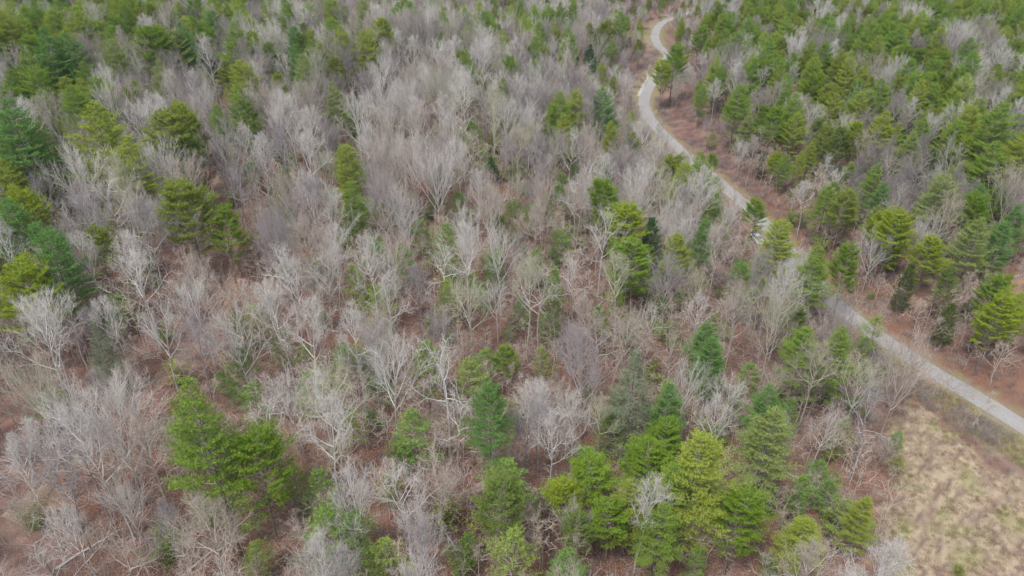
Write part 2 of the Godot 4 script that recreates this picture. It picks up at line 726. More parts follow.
func put_conifer(species: String, at: Vector3, tall: float, kind: int, tint: int, turn: float, label: String, group: String, fat := 1.0) -> void:
	var list: Array = pine_kinds[species]
	var k: Array = list[kind % list.size()]
	var o := Node3D.new()
	o.name = numbered(species)
	add_child(o)
	o.position = at
	o.rotation.y = turn
	var f: float = tall / k[3]
	o.scale = Vector3(f * fat, f, f * fat)
	part("trunk", k[0], o)
	part("limbs", k[1], o)
	part("crown", k[2], o, leaf_mats[species][tint % leaf_mats[species].size()])
	tag(o, label, {"white_pine": "pine tree", "scrub_pine": "pine tree", "cedar_tree": "cedar tree", "young_pine": "young pine", "hemlock_tree": "hemlock tree"}[species], group)


func mass(called: String, mesh: Mesh, spots: Array, parent: Node, material: Material = null) -> void:
	if spots.is_empty(): return
	var mm := MultiMesh.new()
	mm.transform_format = MultiMesh.TRANSFORM_3D
	mm.use_colors = true
	mm.mesh = mesh
	mm.instance_count = spots.size()
	for k in spots.size():
		mm.set_instance_transform(k, spots[k][0])
		mm.set_instance_color(k, spots[k][1])
	var o := MultiMeshInstance3D.new()
	o.name = called
	o.multimesh = mm
	if material: o.material_override = material
	parent.add_child(o, true)


func spot(x: float, y: float, z: float, turn: float, f: float, fy := 1.0) -> Transform3D:
	return Transform3D(Basis(Vector3.UP, turn).scaled(Vector3(f, f * fy, f)), Vector3(x, y, z))


# ------------------------------------------------------------------ the place
func _ready() -> void:
	rng.seed = 11
	lump.noise_type = FastNoiseLite.TYPE_SIMPLEX
	lump.frequency = 0.018
	lump.fractal_octaves = 2
	lump.seed = 5
	patch.noise_type = FastNoiseLite.TYPE_SIMPLEX
	patch.frequency = 0.02
	patch.seed = 8

	var cam := Camera3D.new()
	cam.name = "camera"
	cam.fov = FOV
	cam.near = 0.5
	cam.far = 5000.0
	cam.transform = Transform3D(look, eye)
	add_child(cam)
	cam.current = true

	var env := Environment.new()
	env.background_mode = Environment.BG_SKY
	var sky := Sky.new()
	var sm := ProceduralSkyMaterial.new()
	sm.sky_top_color = Color(0.93, 0.96, 1.0)
	sm.sky_horizon_color = Color(0.60, 0.62, 0.66)
	sm.ground_horizon_color = Color(0.5, 0.48, 0.45)
	sm.ground_bottom_color = Color(0.3, 0.27, 0.24)
	sm.sky_curve = 0.2
	sm.sky_energy_multiplier = 0.8
	sky.sky_material = sm
	env.sky = sky
	env.tonemap_mode = Environment.TONE_MAPPER_LINEAR
	env.tonemap_exposure = 2.5
	env.fog_enabled = true
	env.fog_density = 0.00007
	env.fog_light_color = Color(0.76, 0.82, 0.95)
	env.sdfgi_enabled = true
	env.ssao_enabled = true
	env.ssil_enabled = true
	var we := WorldEnvironment.new()
	we.name = "world"
	we.environment = env
	add_child(we)

	var sun := DirectionalLight3D.new()
	sun.name = "sun"
	sun.light_energy = 0.5
	sun.light_angular_distance = 10.0
	sun.light_color = Color(1.0, 0.985, 0.96)
	sun.shadow_enabled = true
	sun.rotation_degrees = Vector3(-58, -35, 0)
	add_child(sun)

	make_setting()
	make_tree_kinds()
	find_landmarks()
	plant_chosen()
	plant_wood()
	make_undergrowth()
	make_things()


func make_setting() -> void:
	var px := [[730, 2], [700, 9], [680, 16], [664, 22], [657, 29], [655, 38], [660, 48], [668, 56], [660, 70], [650, 86], [644, 101], [648, 116], [660, 131], [680, 150], [706, 172], [735, 196], [762, 221], [788, 250], [815, 282], [845, 312], [872, 331], [910, 358], [950, 382], [990, 406], [1030, 431], [1100, 472], [1250, 560]]
	var pts := []
	for p in px: pts.append(on_level(p[0], p[1]))
	pts.push_front(pts[0] + Vector3(70, 0, -20))
	pts.push_front(pts[0] + Vector3(160, 0, -120))
	road = smooth_line(pts, 9.0)
	make_terrain_grid()
	for p in [[10, 522], [50, 484], [87, 450], [150, 392], [203, 340], [230, 305], [234, 265], [227, 220], [216, 170]]:
		var q := top_at(p[0], p[1], 0.0)
		track.push_back(Vector2(q.x, q.z))
	for p in [[903, 398], [925, 412], [955, 436], [985, 462], [1024, 492], [1120, 560], [1200, 680], [960, 690], [880, 640], [868, 570], [885, 520], [893, 470], [888, 430]]:
		var q := top_at(p[0], p[1], 0.0)
		field_poly.push_back(Vector2(q.x, q.z))
	for p in [[985, 292, 22, 4.6], [905, 300, 5.5, 3.0], [950, 4, 16, 10], [850, 240, 4, 3]]:
		var q := top_at(p[0], p[1], 0.0)
		clay_spots.append([Vector2(q.x, q.z), Vector2(p[2], p[3])])

	car_at = top_at(757, 240, 0.6)
	var gm := mat(Color.WHITE, 0.95)
	gm.albedo_texture = noise_tex(0.09, [lin(0.42, 0.40, 0.40), lin(0.8, 0.78, 0.76), lin(1, 1, 1), lin(1, 0.95, 0.88)], [0.2, 0.42, 0.6, 0.85], 1024, 3)
	gm.uv1_triplanar = true
	gm.uv1_world_triplanar = true
	gm.uv1_scale = Vector3.ONE / 11.0
	gm.normal_enabled = true
	gm.normal_texture = noise_tex(0.08, [], [], 512, 9, true)
	gm.normal_scale = 1.0
	make_ground(gm)

	var am := mat(Color.WHITE, 0.85)
	am.albedo_texture = noise_tex(0.02, [lin(0.8, 0.8, 0.8), lin(1, 1, 1), lin(0.9, 0.88, 0.86)], [0.3, 0.5, 0.75], 512, 21)
	am.uv1_triplanar = true
	am.uv1_world_triplanar = true
	am.uv1_scale = Vector3.ONE / 6.0
	var fine := smooth_line(Array(road), 2.0)
	var o := ribbon("road", fine, 1.9, 0.05, am, 0.12, 4, Color(0.275, 0.262, 0.257), 0.05)
	tag(o, "narrow pale grey asphalt road winding through the wood", "road", "", "structure")
	var line := []
	for p in track: line.append(Vector3(p.x, 0, p.y))
	o = ribbon("dirt_track", smooth_line(line, 1.2), 1.0, 0.05, gm, 0.45, 6, Color(0.36, 0.25, 0.19))
	tag(o, "old tan dirt track between bare trees on the hillside", "track", "", "structure")
	make_field(gm)
	# the stream glinting below the far road
	line = []
	for p in [[650, 66], [647, 74], [648, 79], [644, 84], [641, 90], [638, 97]]:
		var q := top_at(p[0], p[1], 0.0)
		line.append(q)
	var wm := mat(lin(0.33, 0.32, 0.28), 0.2, false)
	o = ribbon("stream", smooth_line(line, 2.0), 0.45, 0.06, wm, 0.3, 12, Color.WHITE)
	tag(o, "short glinting stream in the gully beside the far road bend", "stream", "", "structure")


func make_field(gm: Material) -> void:
	var s := Shape.new()
	var box := Rect2(field_poly[0], Vector2.ZERO)
	for p in field_poly: box = box.expand(p)
	box = box.grow(5.0)
	var c := 0.7
	var ids := {}
	for j in int(box.size.y / c) + 1:
		for i in int(box.size.x / c) + 1:
			var p := box.position + Vector2(i, j) * c
			if field_share(p.x, p.y) < 0.55: continue
			var n2 := patch.get_noise_2d(p.x * 17 + 50, p.y * 17)
			var col := ground_color(p.x, p.y)
			ids[Vector2i(i, j)] = s.v.size()
			s.v.push_back(Vector3(p.x, ground(p.x, p.y) + 0.05 + 0.12 * clampf(n2, 0, 1), p.y))
			s.n.push_back(Vector3.UP)
			s.c.push_back(col)
	for k in ids:
		var a: int = ids[k]
		var b: int = ids.get(k + Vector2i(1, 0), -1)
		var d: int = ids.get(k + Vector2i(0, 1), -1)
		var e: int = ids.get(k + Vector2i(1, 1), -1)
		if b >= 0 and d >= 0 and e >= 0:
			s.i.append_array([a, b, d, b, e, d])
	var o := part("field", s.to_mesh(gm), self)
	tag(o, "straw coloured rough field between the wood and the road", "field", "", "structure")


func make_tree_kinds() -> void:
	# bark: [trunk material, crown material] for each tint
	var tones := [[0.56, 0.54, 0.52], [0.45, 0.395, 0.355], [0.34, 0.315, 0.325], [0.47, 0.46, 0.36]]
	var bark_tex := noise_tex(0.02, [lin(0.45, 0.44, 0.42), lin(0.85, 0.84, 0.82), lin(1, 1, 1)], [0.3, 0.5, 0.75], 256, 33)
	for t in tones:
		var a := mat(lin(t[0] * 0.92, t[1] * 0.92, t[2] * 0.92), 0.9)
		a.albedo_texture = bark_tex
		a.uv1_triplanar = true
		a.uv1_scale = Vector3(1.5, 0.5, 1.5)
		bark_mats.append([a, mat(lin(t[0], t[1], t[2]), 0.9)])
	var styles := [
		# fan of ascending limbs
		{"base": 0.30, "stop": 0.62, "girth": 0.0115, "lean": 0.06, "crook": 1.0, "kids": [10, 7, 6, 4], "wide": 0.85, "open": 0.85, "up": 0.35, "twig": 1.1, "dead": 3},
		# tall forest tree with limbs along an upright stem
		{"base": 0.42, "stop": 0.84, "girth": 0.0098, "lean": 0.05, "crook": 1.0, "kids": [13, 6, 6, 4], "wide": 1.0, "open": 0.95, "up": 0.4, "twig": 1.0, "dead": 7},
		# crooked tree with long sweeping limbs and few twigs
		{"base": 0.36, "stop": 0.7, "girth": 0.0115, "lean": 0.1, "crook": 1.7, "kids": [9, 6, 5, 3], "wide": 1.15, "open": 1.1, "up": 0.2, "twig": 1.1, "dead": 4},
		# dense broom of fine twigs
		{"base": 0.24, "stop": 0.56, "girth": 0.010, "lean": 0.05, "crook": 0.8, "kids": [11, 7, 7, 5], "wide": 0.75, "open": 0.75, "up": 0.42, "twig": 1.0, "dead": 2},
	]
	for k in 14:
		var st: Dictionary = styles[[0, 1, 2, 3, 0, 1, 3, 2, 0, 1, 3, 0, 1, 3][k]]
		var tall := 17.0
		var t := bare_tree(100 + k * 7, tall, st)
		var whole: ArrayMesh = t[0].to_mesh(bark_mats[0][0])
		t[1].to_mesh(bark_mats[0][1], whole)
		bare_kinds.append([t[0].to_mesh(bark_mats[0][0]), t[1].to_mesh(bark_mats[0][1]), tall, whole])

	var pine_bark := mat(lin(0.24, 0.19, 0.16), 0.95)
	pine_bark.albedo_texture = bark_tex
	pine_bark.uv1_triplanar = true
	var limb_bark := mat(lin(0.40, 0.36, 0.32), 0.95)
	leaf_mats = {
		"white_pine": [needles(0.22, 0.32, 0.055), needles(0.31, 0.37, 0.06), needles(0.15, 0.28, 0.075), needles(0.27, 0.33, 0.11)],
		"scrub_pine": [needles(0.18, 0.28, 0.03), needles(0.22, 0.27, 0.045), needles(0.16, 0.22, 0.05), needles(0.27, 0.34, 0.03)],
		"cedar_tree": [needles(0.085, 0.13, 0.035), needles(0.07, 0.16, 0.055), needles(0.12, 0.16, 0.035)],
		"hemlock_tree": [needles(0.21, 0.25, 0.16), needles(0.10, 0.19, 0.07)],
		"young_pine": [needles(0.21, 0.33, 0.07), needles(0.28, 0.36, 0.09), needles(0.16, 0.28, 0.065)],
	}
	var spec := {
		"white_pine": [8, 22.0, {"base": 0.2, "girth": 0.0095, "lean": 0.02, "whorl": [4, 6], "step": 0.72, "reach": 0.3, "taper": 0.62, "swell": 0.35, "low": 0.02, "high": 0.75, "curl": 0.22, "gaps": 0.3, "bareness": 0.25, "inner": 0.28, "spacing": 0.2, "spray": 1.45, "lift": 1.0, "gap": 0.21, "needle": 0.27, "blades": 7, "broad": 0.1}],
		"scrub_pine": [6, 17.0, {"base": 0.34, "girth": 0.0095, "lean": 0.05, "whorl": [4, 6], "step": 0.6, "reach": 0.34, "taper": 0.5, "swell": 0.45, "low": 0.25, "high": 0.9, "curl": 0.3, "gaps": 0.4, "bareness": 0.18, "inner": 0.4, "spacing": 0.2, "spray": 1.35, "lift": 1.4, "gap": 0.2, "needle": 0.25, "blades": 8, "broad": 0.1}],
		"cedar_tree": [4, 10.0, {"base": 0.05, "girth": 0.012, "lean": 0.02, "whorl": [6, 8], "step": 0.42, "reach": 0.32, "taper": 0.65, "swell": 0.25, "low": 0.35, "high": 1.0, "curl": 0.25, "gaps": 0.2, "bareness": 0.0, "inner": 0.45, "spacing": 0.2, "spray": 0.55, "lift": 1.3, "gap": 0.15, "needle": 0.2, "blades": 7, "broad": 0.12}],
		"hemlock_tree": [3, 17.0, {"base": 0.10, "girth": 0.011, "lean": 0.02, "whorl": [5, 7], "step": 0.55, "reach": 0.27, "taper": 0.8, "swell": 0.2, "low": 0.1, "high": 0.6, "curl": -0.25, "gaps": 0.2, "bareness": 0.0, "inner": 0.3, "spacing": 0.22, "spray": 1.1, "lift": 0.2, "gap": 0.2, "needle": 0.22, "blades": 7, "broad": 0.11}],
		"young_pine": [5, 7.0, {"base": 0.12, "girth": 0.010, "lean": 0.04, "whorl": [4, 5], "step": 0.5, "reach": 0.4, "taper": 0.55, "swell": 0.25, "low": 0.15, "high": 0.9, "curl": 0.25, "gaps": 0.3, "bareness": 0.05, "inner": 0.35, "spacing": 0.2, "spray": 1.0, "lift": 1.0, "gap": 0.2, "needle": 0.22, "blades": 7, "broad": 0.085}],
	}
	for sp in spec:
		var list := []
		for k in int(spec[sp][0]):
			var o: Dictionary = spec[sp][2].duplicate()
			o.base = o.base * (0.75 + 0.5 * rng.randf())
			o.reach = o.reach * (0.85 + 0.3 * rng.randf())
			o.taper = o.taper * (0.85 + 0.35 * rng.randf())
			var t := conifer(900 + k * 13 + sp.length() * 101, spec[sp][1], o)
			var whole: ArrayMesh = t[0].to_mesh(pine_bark)
			t[1].to_mesh(limb_bark, whole)
			t[2].to_mesh(leaf_mats[sp][k % 2], whole)
			list.append([t[0].to_mesh(pine_bark), t[1].to_mesh(limb_bark), t[2].to_mesh(leaf_mats[sp][0]), spec[sp][1], whole])
		pine_kinds[sp] = list
	shrub_kinds = []
	var shrub_bark := mat(lin(0.25, 0.2, 0.16), 0.95)
	shrub_leaf = [needles(0.19, 0.27, 0.07), needles(0.13, 0.22, 0.06), needles(0.25, 0.28, 0.08)]
	for k in 4:
		var t := leafy_shrub(700 + k, 2.6, 0.8 + 0.15 * k)
		shrub_kinds.append([t[0].to_mesh(shrub_bark), t[1].to_mesh(shrub_leaf[0])])


var shrub_kinds := []
var shrub_leaf := []


func put_shrub(at: Vector3, size: float, kind: int, tint: int, label: String, group: String) -> void:
	var o := Node3D.new()
	o.name = numbered("leafy_shrub")
	add_child(o)
	o.position = at
	o.rotation.y = rng.randf() * TAU
	o.scale = Vector3.ONE * size
	part("stems", shrub_kinds[kind % 4][0], o)
	part("foliage", shrub_kinds[kind % 4][1], o, shrub_leaf[tint % 3])
	tag(o, label, "shrub", group)


func plant_chosen() -> void:
	# [species, direction of the top, height, tint, fatness, label]
	var w := "white_pine"
	var v := "scrub_pine"
	var c := "cedar_tree"
	var y := "young_pine"
	var h := "hemlock_tree"
	var list := [
		[w, 190, 382, 25, 0, 0.8, "tall bright green white pine standing alone among bare trees, with dead lower branches"],
		[v, 252, 440, 16, 0, 0.9, "green pine crowding the lower side of the lone tall white pine"],
		[y, 252, 545, 6, 1, 1.0, "small yellow green pine sapling under the lone tall white pine"],
		[v, 12, 268, 18, 3, 1.1, "broad yellow green pine at the wood's edge below a dark pine"],
		[w, 43, 231, 20, 2, 0.9, "dark green tapering pine rising behind the broad yellow green pine"],
		[v, 93, 228, 14, 1, 0.9, "small olive pine beside bare grey crowns above the dirt track"],
		[w, 8, 198, 20, 2, 1.0, ""], [v, 183, 188, 18, 1, 1.1, "olive pine with a long bare trunk leaning over the dirt track"],
		[v, 219, 210, 15, 0, 1.0, "bright green pine at the head of the dirt track"],
		[w, 88, 103, 25, 1, 1.1, "big yellow green layered white pine on the upper slope"],
		[v, 160, 112, 22, 1, 1.2, "wide round olive pine next to the big layered white pine"],
		[v, 186, 133, 18, 2, 1.0, ""], [w, 55, 147, 13, 1, 1.0, ""], [w, 4, 100, 26, 2, 1.1, ""], [w, 2, 160, 18, 1, 1.0, ""],
		[c, 203, 50, 12, 1, 1.0, ""], [w, 222, 52, 14, 1, 1.0, ""], [w, 40, 28, 24, 2, 1.0, ""], [w, 62, 34, 22, 2, 1.1, ""], [v, 150, 30, 20, 0, 1, ""],
		[w, 346, 146, 17, 1, 0.9, "yellow green white pine in the middle of the leafless hillside, behind its shorter twin"],
		[w, 351, 183, 15, 0, 0.85, "shorter green white pine in front of its yellow green twin on the leafless hillside"],
		[c, 355, 92, 9, 0, 1.0, "lone dark green cedar on the leafless hillside"],
		[c, 490, 157, 6, 1, 1.3, "round dark green cedar bush in the leafless hillside"],
		[w, 352, 10, 14, 1, 1, ""], [w, 494, 8, 14, 1, 1, ""], [w, 555, 23, 15, 1, 1, ""], [c, 590, 45, 14, 1, 1, ""], [c, 577, 57, 10, 0, 1, ""],
		[c, 614, 107, 8, 0, 1, ""], [w, 611, 122, 15, 1, 0.8, "slim yellow green pine on the hill's shoulder above the road"],
		[w, 545, 45, 12, 1, 1, ""], [v, 640, 40, 12, 1, 1, ""], [w, 520, 20, 12, 1, 1, ""],
		[v, 607, 182, 17, 0, 1.0, "topmost pine of the green clump in the middle of the bare wood"],
		[v, 626, 205, 16, 3, 1.3, "bright yellow green pine in the middle of the green clump"],
		[v, 630, 247, 15, 0, 1.45, "broad domed green pine at the foot of the green clump"],
		[c, 653, 219, 13, 1, 0.9, "narrow dark conifer inside the green clump"],
		[v, 678, 240, 14, 3, 1.0, "bright green pine on the road side of the green clump"],
		[v, 672, 157, 15, 1, 1.1, "olive green pine between the green clump and the road"],
		[v, 676, 47, 20, 0, 1.1, "round green pine hiding the far bend of the road"],
		[v, 664, 61, 17, 3, 1.0, "lighter green pine leaning toward the far bend of the road"],
		[w, 555, 268, 14, 0, 0.7, "slim soft green pine among pale bare limbs below the green clump"],
		[y, 530, 205, 8, 2, 1, ""], [y, 447, 225, 9, 0, 1, ""], [y, 404, 245, 9, 2, 1, ""], [y, 372, 238, 8, 0, 1, ""],
		[w, 425, 340, 13, 0, 0.8, "soft green pine half hidden behind a big pale bare crown"],
		[v, 509, 350, 9, 0, 1.1, "low rounded green pine over open red brown leaf litter"],
		[y, 470, 358, 9, 1, 1, ""], [y, 445, 280, 9, 1, 1, ""],
		[w, 490, 384, 18, 2, 0.72, "narrow soft green pine over red brown litter"],
		[y, 415, 415, 9, 0, 1.1, ""], [v, 500, 480, 14, 2, 1.0, "olive pine mixed with dead twigs near pale bare trees"],
		[y, 340, 345, 9, 0, 1, ""], [y, 385, 545, 7, 1, 1.2, ""],
		[h, 637, 352, 19, 0, 1.0, "grey green drooping hemlock beside bright green pines"],
		[w, 668, 385, 15, 2, 0.8, "upright green pine close behind the grey green hemlock"],
		[v, 662, 425, 13, 0, 1.0, ""], [v, 595, 462, 12, 0, 1.3, "broad bright green pine below the grey green hemlock"],
		[v, 612, 498, 11, 0, 1.1, ""], [v, 650, 452, 13, 0, 1.1, ""], [w, 662, 505, 14, 0, 0.9, ""], [v, 578, 520, 8, 2, 1.1, ""],
		[v, 565, 482, 10, 3, 1.1, ""], [w, 630, 482, 13, 1, 0.9, "yellow green pine beside a pale bare trunk"],
		[w, 702, 440, 20, 1, 1.1, "large bright green white pine with yellow tips near the field"],
		[v, 742, 497, 14, 0, 1.0, "darker green pine against the large yellow tipped white pine"],
		[w, 680, 470, 15, 0, 1.0, ""],
		[w, 770, 386, 15, 2, 0.9, "blue green pine standing between bare trees above the field"],
		[w, 705, 324, 13, 2, 1.0, "bushy blue green pine between the bare wood and the road"],
		[y, 752, 362, 7, 0, 1, ""], [w, 840, 327, 17, 0, 1.0, "bright green white pine beside the road where brush arches over it"],
		[v, 799, 309, 9, 2, 1.0, "small dark olive pine in brush below the road"],
		[v, 720, 224, 10, 2, 1.0, "small olive pine in mauve brush below the road"],
		[v, 759, 202, 11, 0, 1.1, "green pine overhanging the road by the parked white car"],
		[w, 785, 220, 19, 1, 1.0, "pale yellow green pine growing at the road edge by the parked car"],
		[w, 820, 248, 18, 0, 0.9, "green pine screening the road below the parked car"],
		[v, 853, 246, 17, 0, 0.85, "pine with a long dark bare trunk leaning beside the road"],
		[v, 897, 217, 16, 3, 1.1, "bright green pine in the thick clump above the clay clearing"],
		[v, 935, 238, 14, 3, 1.2, "low broad bright green pine next to the clay clearing"],
		[w, 984, 218, 18, 3, 1.0, "pale green feathery pine above the clay clearing"],
		[w, 1008, 222, 16, 2, 1.0, ""], [w, 948, 176, 19, 3, 1.1, "pale spreading white pine over grey bare trees beyond the road"],
		[c, 912, 266, 11, 0, 1.0, "dark olive cedar at the edge of the clay clearing"],
		[c, 953, 306, 9, 2, 1.0, "dark olive cedar on the bank below the clay clearing"],
		[v, 952, 272, 12, 2, 0.9, "thin twiggy olive pine between two dark cedars"],
		[v, 1000, 277, 13, 0, 1.0, ""], [v, 1005, 300, 15, 3, 1.1, "bright green pine on the road bank past the dark cedars"],
		[w, 810, 517, 12, 1, 1.2, "yellow tipped bushy white pine at the corner of the field"],
		[w, 868, 497, 13, 1, 0.8, "olive yellow pine at the edge of the straw field"],
		[y, 820, 462, 7, 2, 1, ""], [y, 832, 485, 7, 2, 1, ""], [y, 720, 425, 6, 0, 1, ""], [c, 775, 485, 6, 1, 1, ""],
		[w, 797, 113, 17, 1, 0.9, "yellow green layered white pine at the edge of the far pine wood"],
		[c, 936, 149, 13, 1, 0.9, "dark blue green conical cedar beyond the road"],
		[w, 835, 92, 18, 1, 1, ""], [w, 1002, 102, 24, 0, 1.1, "large green white pine with wide tiers beyond the road"],
		[c, 825, 138, 9, 1, 1, ""], [v, 716, 154, 9, 0, 0.9, "small green pine standing at the road edge near the far bend"],
		[v, 848, 190, 16, 1, 1, ""], [w, 830, 186, 15, 0, 1, ""], [w, 740, 85, 20, 0, 1, ""], [v, 775, 108, 17, 0, 1, ""], [w, 1018, 205, 14, 2, 1, ""],
		[v, 700, 28, 16, 0, 1.1, ""], [v, 712, 40, 14, 0, 1, ""],
	]
	# stretches of the road, the field, the clearing and the car lie open to view
	for e in [[648, 32, 14, 8], [652, 40, 12, 10], [641, 84, 10, 22], [642, 106, 14, 14], [674, 138, 26, 16], [724, 178, 26, 16], [750, 232, 14, 10], [838, 302, 24, 14], [862, 320, 34, 16], [896, 342, 34, 20], [930, 364, 34, 20], [964, 384, 34, 22], [998, 404, 34, 22], [900, 410, 60, 60], [910, 480, 114, 90], [955, 284, 69, 14], [618, 360, 40, 70], [165, 395, 75, 100], [580, 475, 150, 80], [884, 286, 22, 14], [222, 235, 18, 60], [245, 215, 16, 70]]:
		kept.append([Rect2(e[0], e[1], e[2], e[3]), on_level(e[0] + e[2] / 2.0, e[1] + e[3]).distance_to(eye)])
	open_views = kept.size()
	var n := 0
	for e in list:
		var at := top_at(e[1], e[2], e[3])
		if absf(road_side(at.x, at.z)) < 3.6:
			var s := signf(road_side(at.x, at.z))
			# keep the trunk off the asphalt
			for q in 10:
				at += Vector3(0.6 * s, 0, -0.6 * s)
				if absf(road_side(at.x, at.z)) > 3.8: break
			at.y = ground(at.x, at.z)
		var label: String = e[6]
		var group := ""
		if label == "":
			label = pine_label(e[0], at, e[4], e[3])
			group = pine_group(at)
		put_conifer(e[0], at, e[3], n * 5 + 1, e[4], n * 1.7, label, group, e[5] * {"white_pine": 1.12, "scrub_pine": 1.12, "young_pine": 1.2, "cedar_tree": 1.1, "hemlock_tree": 1.1}[e[0]])
		take_spot(at.x, at.z, 2.6 if e[3] < 10 else 3.6)
		keep(at, e[3], e[3] * (0.16 if e[3] < 11 else 0.12), 0.5)
		n += 1
	# small soft green pines that show between the bare crowns
	for q in 95:
		var px := rng.randf_range(230.0, 860.0)
		var py := rng.randf_range(70.0, 560.0)
		if py < 190.0 and q % 3: continue
		var tall := rng.randf_range(5.0, 10.0)
		var at := top_at(px, py, tall)
		if not open_ground(at.x, at.z, 6.0) or not free_spot(at.x, at.z, 3.0): continue
		var tint := rng.randi() % 3
		put_conifer("young_pine", at, tall, q, tint, q * 2.3, pine_label("young_pine", at, tint, tall), pine_group(at), rng.randf_range(0.85, 1.3))
		take_spot(at.x, at.z, 2.4)
		keep(at, tall, tall * 0.12, 0.45)
	# [direction of the top, height, kind, tint, label]
	var bare := [
		[80, 405, 20, 1, 0, "slanting pale bare tree rising beside the lower end of the dirt track"],
		[140, 420, 17, 5, 1, ""], [285, 168, 17, 3, 1, "tan bare tree with a fine brush of twigs at the head of the dirt track"],
		[295, 255, 18, 1, 0, ""], [190, 272, 17, 0, 0, "wide pale bare crown beside the dirt track, largest along it"], [232, 308, 17, 8, 0, ""],
		[150, 300, 16, 4, 0, ""], [300, 300, 19, 9, 0, ""], [385, 328, 19, 0, 0, "biggest pale grey bare crown in the middle of the wood"], [372, 300, 17, 4, 1, ""],
		[440, 235, 16, 2, 0, ""], [500, 225, 17, 11, 0, ""], [540, 262, 17, 7, 0, ""], [470, 270, 17, 0, 3, ""], [575, 250, 15, 2, 0, ""],
		[650, 300, 14, 7, 0, "bare tree with crooked silver limbs at the foot of the green clump"], [455, 385, 15, 2, 0, "crooked bare tree with bleached limbs over red brown litter"],
		[400, 455, 16, 7, 0, ""], [420, 500, 13, 13, 0, ""], [555, 410, 16, 5, 0, ""], [575, 400, 15, 1, 0, ""], [600, 395, 14, 12, 3, ""],
		[647, 478, 16, 1, 0, "bare tree with a straight white trunk in front of dark green pines"], [572, 505, 9, 3, 0, "low pale brushy bare tree at the foot of bright green pines"],
		[690, 368, 14, 3, 0, ""], [735, 370, 15, 0, 0, ""], [790, 420, 13, 8, 1, ""], [830, 405, 13, 4, 0, ""],
		[880, 232, 14, 3, 0, "fan shaped bare tree by the clay clearing"], [935, 108, 17, 0, 0, "silver bare tree standing out against the far pine wood"],
		[888, 62, 17, 4, 0, ""], [870, 130, 16, 8, 1, ""], [810, 180, 14, 9, 0, ""], [930, 220, 14, 3, 0, ""],
		[120, 480, 11, 3, 0, "short pale bushy bare tree under taller slanting trunks"], [20, 360, 16, 3, 3, ""], [50, 375, 16, 4, 0, ""], [860, 290, 11, 2, 1, "straggling bare tree arching over the road"],
		[885, 300, 10, 7, 1, "low tangled bare tree on the road bank"], [260, 385, 17, 2, 0, ""], [320, 400, 18, 9, 0, ""], [345, 470, 15, 13, 0, ""], [8, 440, 17, 5, 0, ""], [45, 450, 16, 9, 2, ""], [15, 498, 14, 12, 1, ""], [66, 505, 15, 1, 0, ""], [108, 530, 13, 2, 1, ""], [40, 540, 12, 7, 0, ""], [160, 505, 14, 5, 2, ""], [800, 252, 14, 0, 0, ""], [761, 231, 9, 4, 0, ""], [835, 285, 11, 3, 1, ""], [30, 420, 17, 12, 0, ""],
	]
	n = 0
	for e in bare:
		var at := top_at(e[0], e[1], e[2])
		var label: String = e[5] if e.size() > 5 else ""
		var group := ""
		if label == "":
			label = bare_label(at, e[4], e[3], e[2])
			group = bare_group(at)
		put_bare(at, e[2], e[3], e[4], n * 2.1, label, group)
		take_spot(at.x, at.z, 3.4)
		keep(at, e[2], 1.2, 0.6)
		n += 1


func zone(at: Vector3) -> int:
	var s := road_side(at.x, at.z)
	if absf(s) < 20.0: return 1
	if s > 0.0: return 2
	return 0 if -at.z < 120.0 else 3


var landmarks := []


func find_landmarks() -> void:
	for e in [["the lone tall white pine", 200, 440, 12], ["the lower end of the dirt track", 50, 484, 0], ["the middle of the dirt track", 200, 340, 0], ["the head of the dirt track", 230, 230, 0], ["the broad yellow green edge pine", 12, 290, 12], ["the big layered white pine", 88, 120, 16], ["the twin pines on the leafless hillside", 350, 180, 10], ["the lone dark cedar on the hillside", 355, 95, 6], ["the round cedar bush on the hillside", 490, 160, 4], ["the green clump in the bare wood", 630, 225, 10], ["the hill's shoulder above the road", 611, 130, 8], ["the far road bend", 660, 60, 0], ["the near edge of the far pine wood", 797, 130, 10], ["the wide tiered pine across the road", 1002, 120, 14], ["the pale spreading pine across the road", 948, 190, 12], ["the parked white car", 757, 241, 0], ["the clay clearing", 960, 292, 0], ["the straw field", 905, 470, 0], ["the large yellow tipped pine", 702, 480, 10], ["the grey green hemlock", 637, 390, 10], ["the brush arch over the road", 850, 318, 0], ["the biggest pale bare crown", 385, 350, 10], ["the narrow soft green pine", 490, 410, 9], ["the bushy blue green pine", 705, 345, 7], ["the crest of the leafless hill", 400, 40, 10], ["the dark pines on the upper slope", 60, 40, 12], ["the crooked bleached bare tree", 455, 420, 8], ["the straight white trunk", 647, 520, 8]]:
		landmarks.append([e[0], top_at(e[1], e[2], e[3])])


func by(at: Vector3) -> String:
	var best := 1e9
	var word := ""
	for k in landmarks:
		var d: float = at.distance_squared_to(k[1])
		if d < best:
			best = d
			word = k[0]
	return word


func bare_label(at: Vector3, tint: int, kind := 0, tall := 16.0) -> String:
	var form: String = ["fan shaped", "upright", "crooked", "brushy"][[0, 1, 2, 3, 0, 1, 3, 2, 0, 1, 3, 0, 1, 3][kind % 14]]
	var size := "tall " if tall > 17.5 else ("short " if tall < 14.0 else "")
	return size + bark_words[tint] + " " + form + " leafless tree near " + by(at)


func bare_group(at: Vector3) -> String:
	return "bare trees near " + by(at)


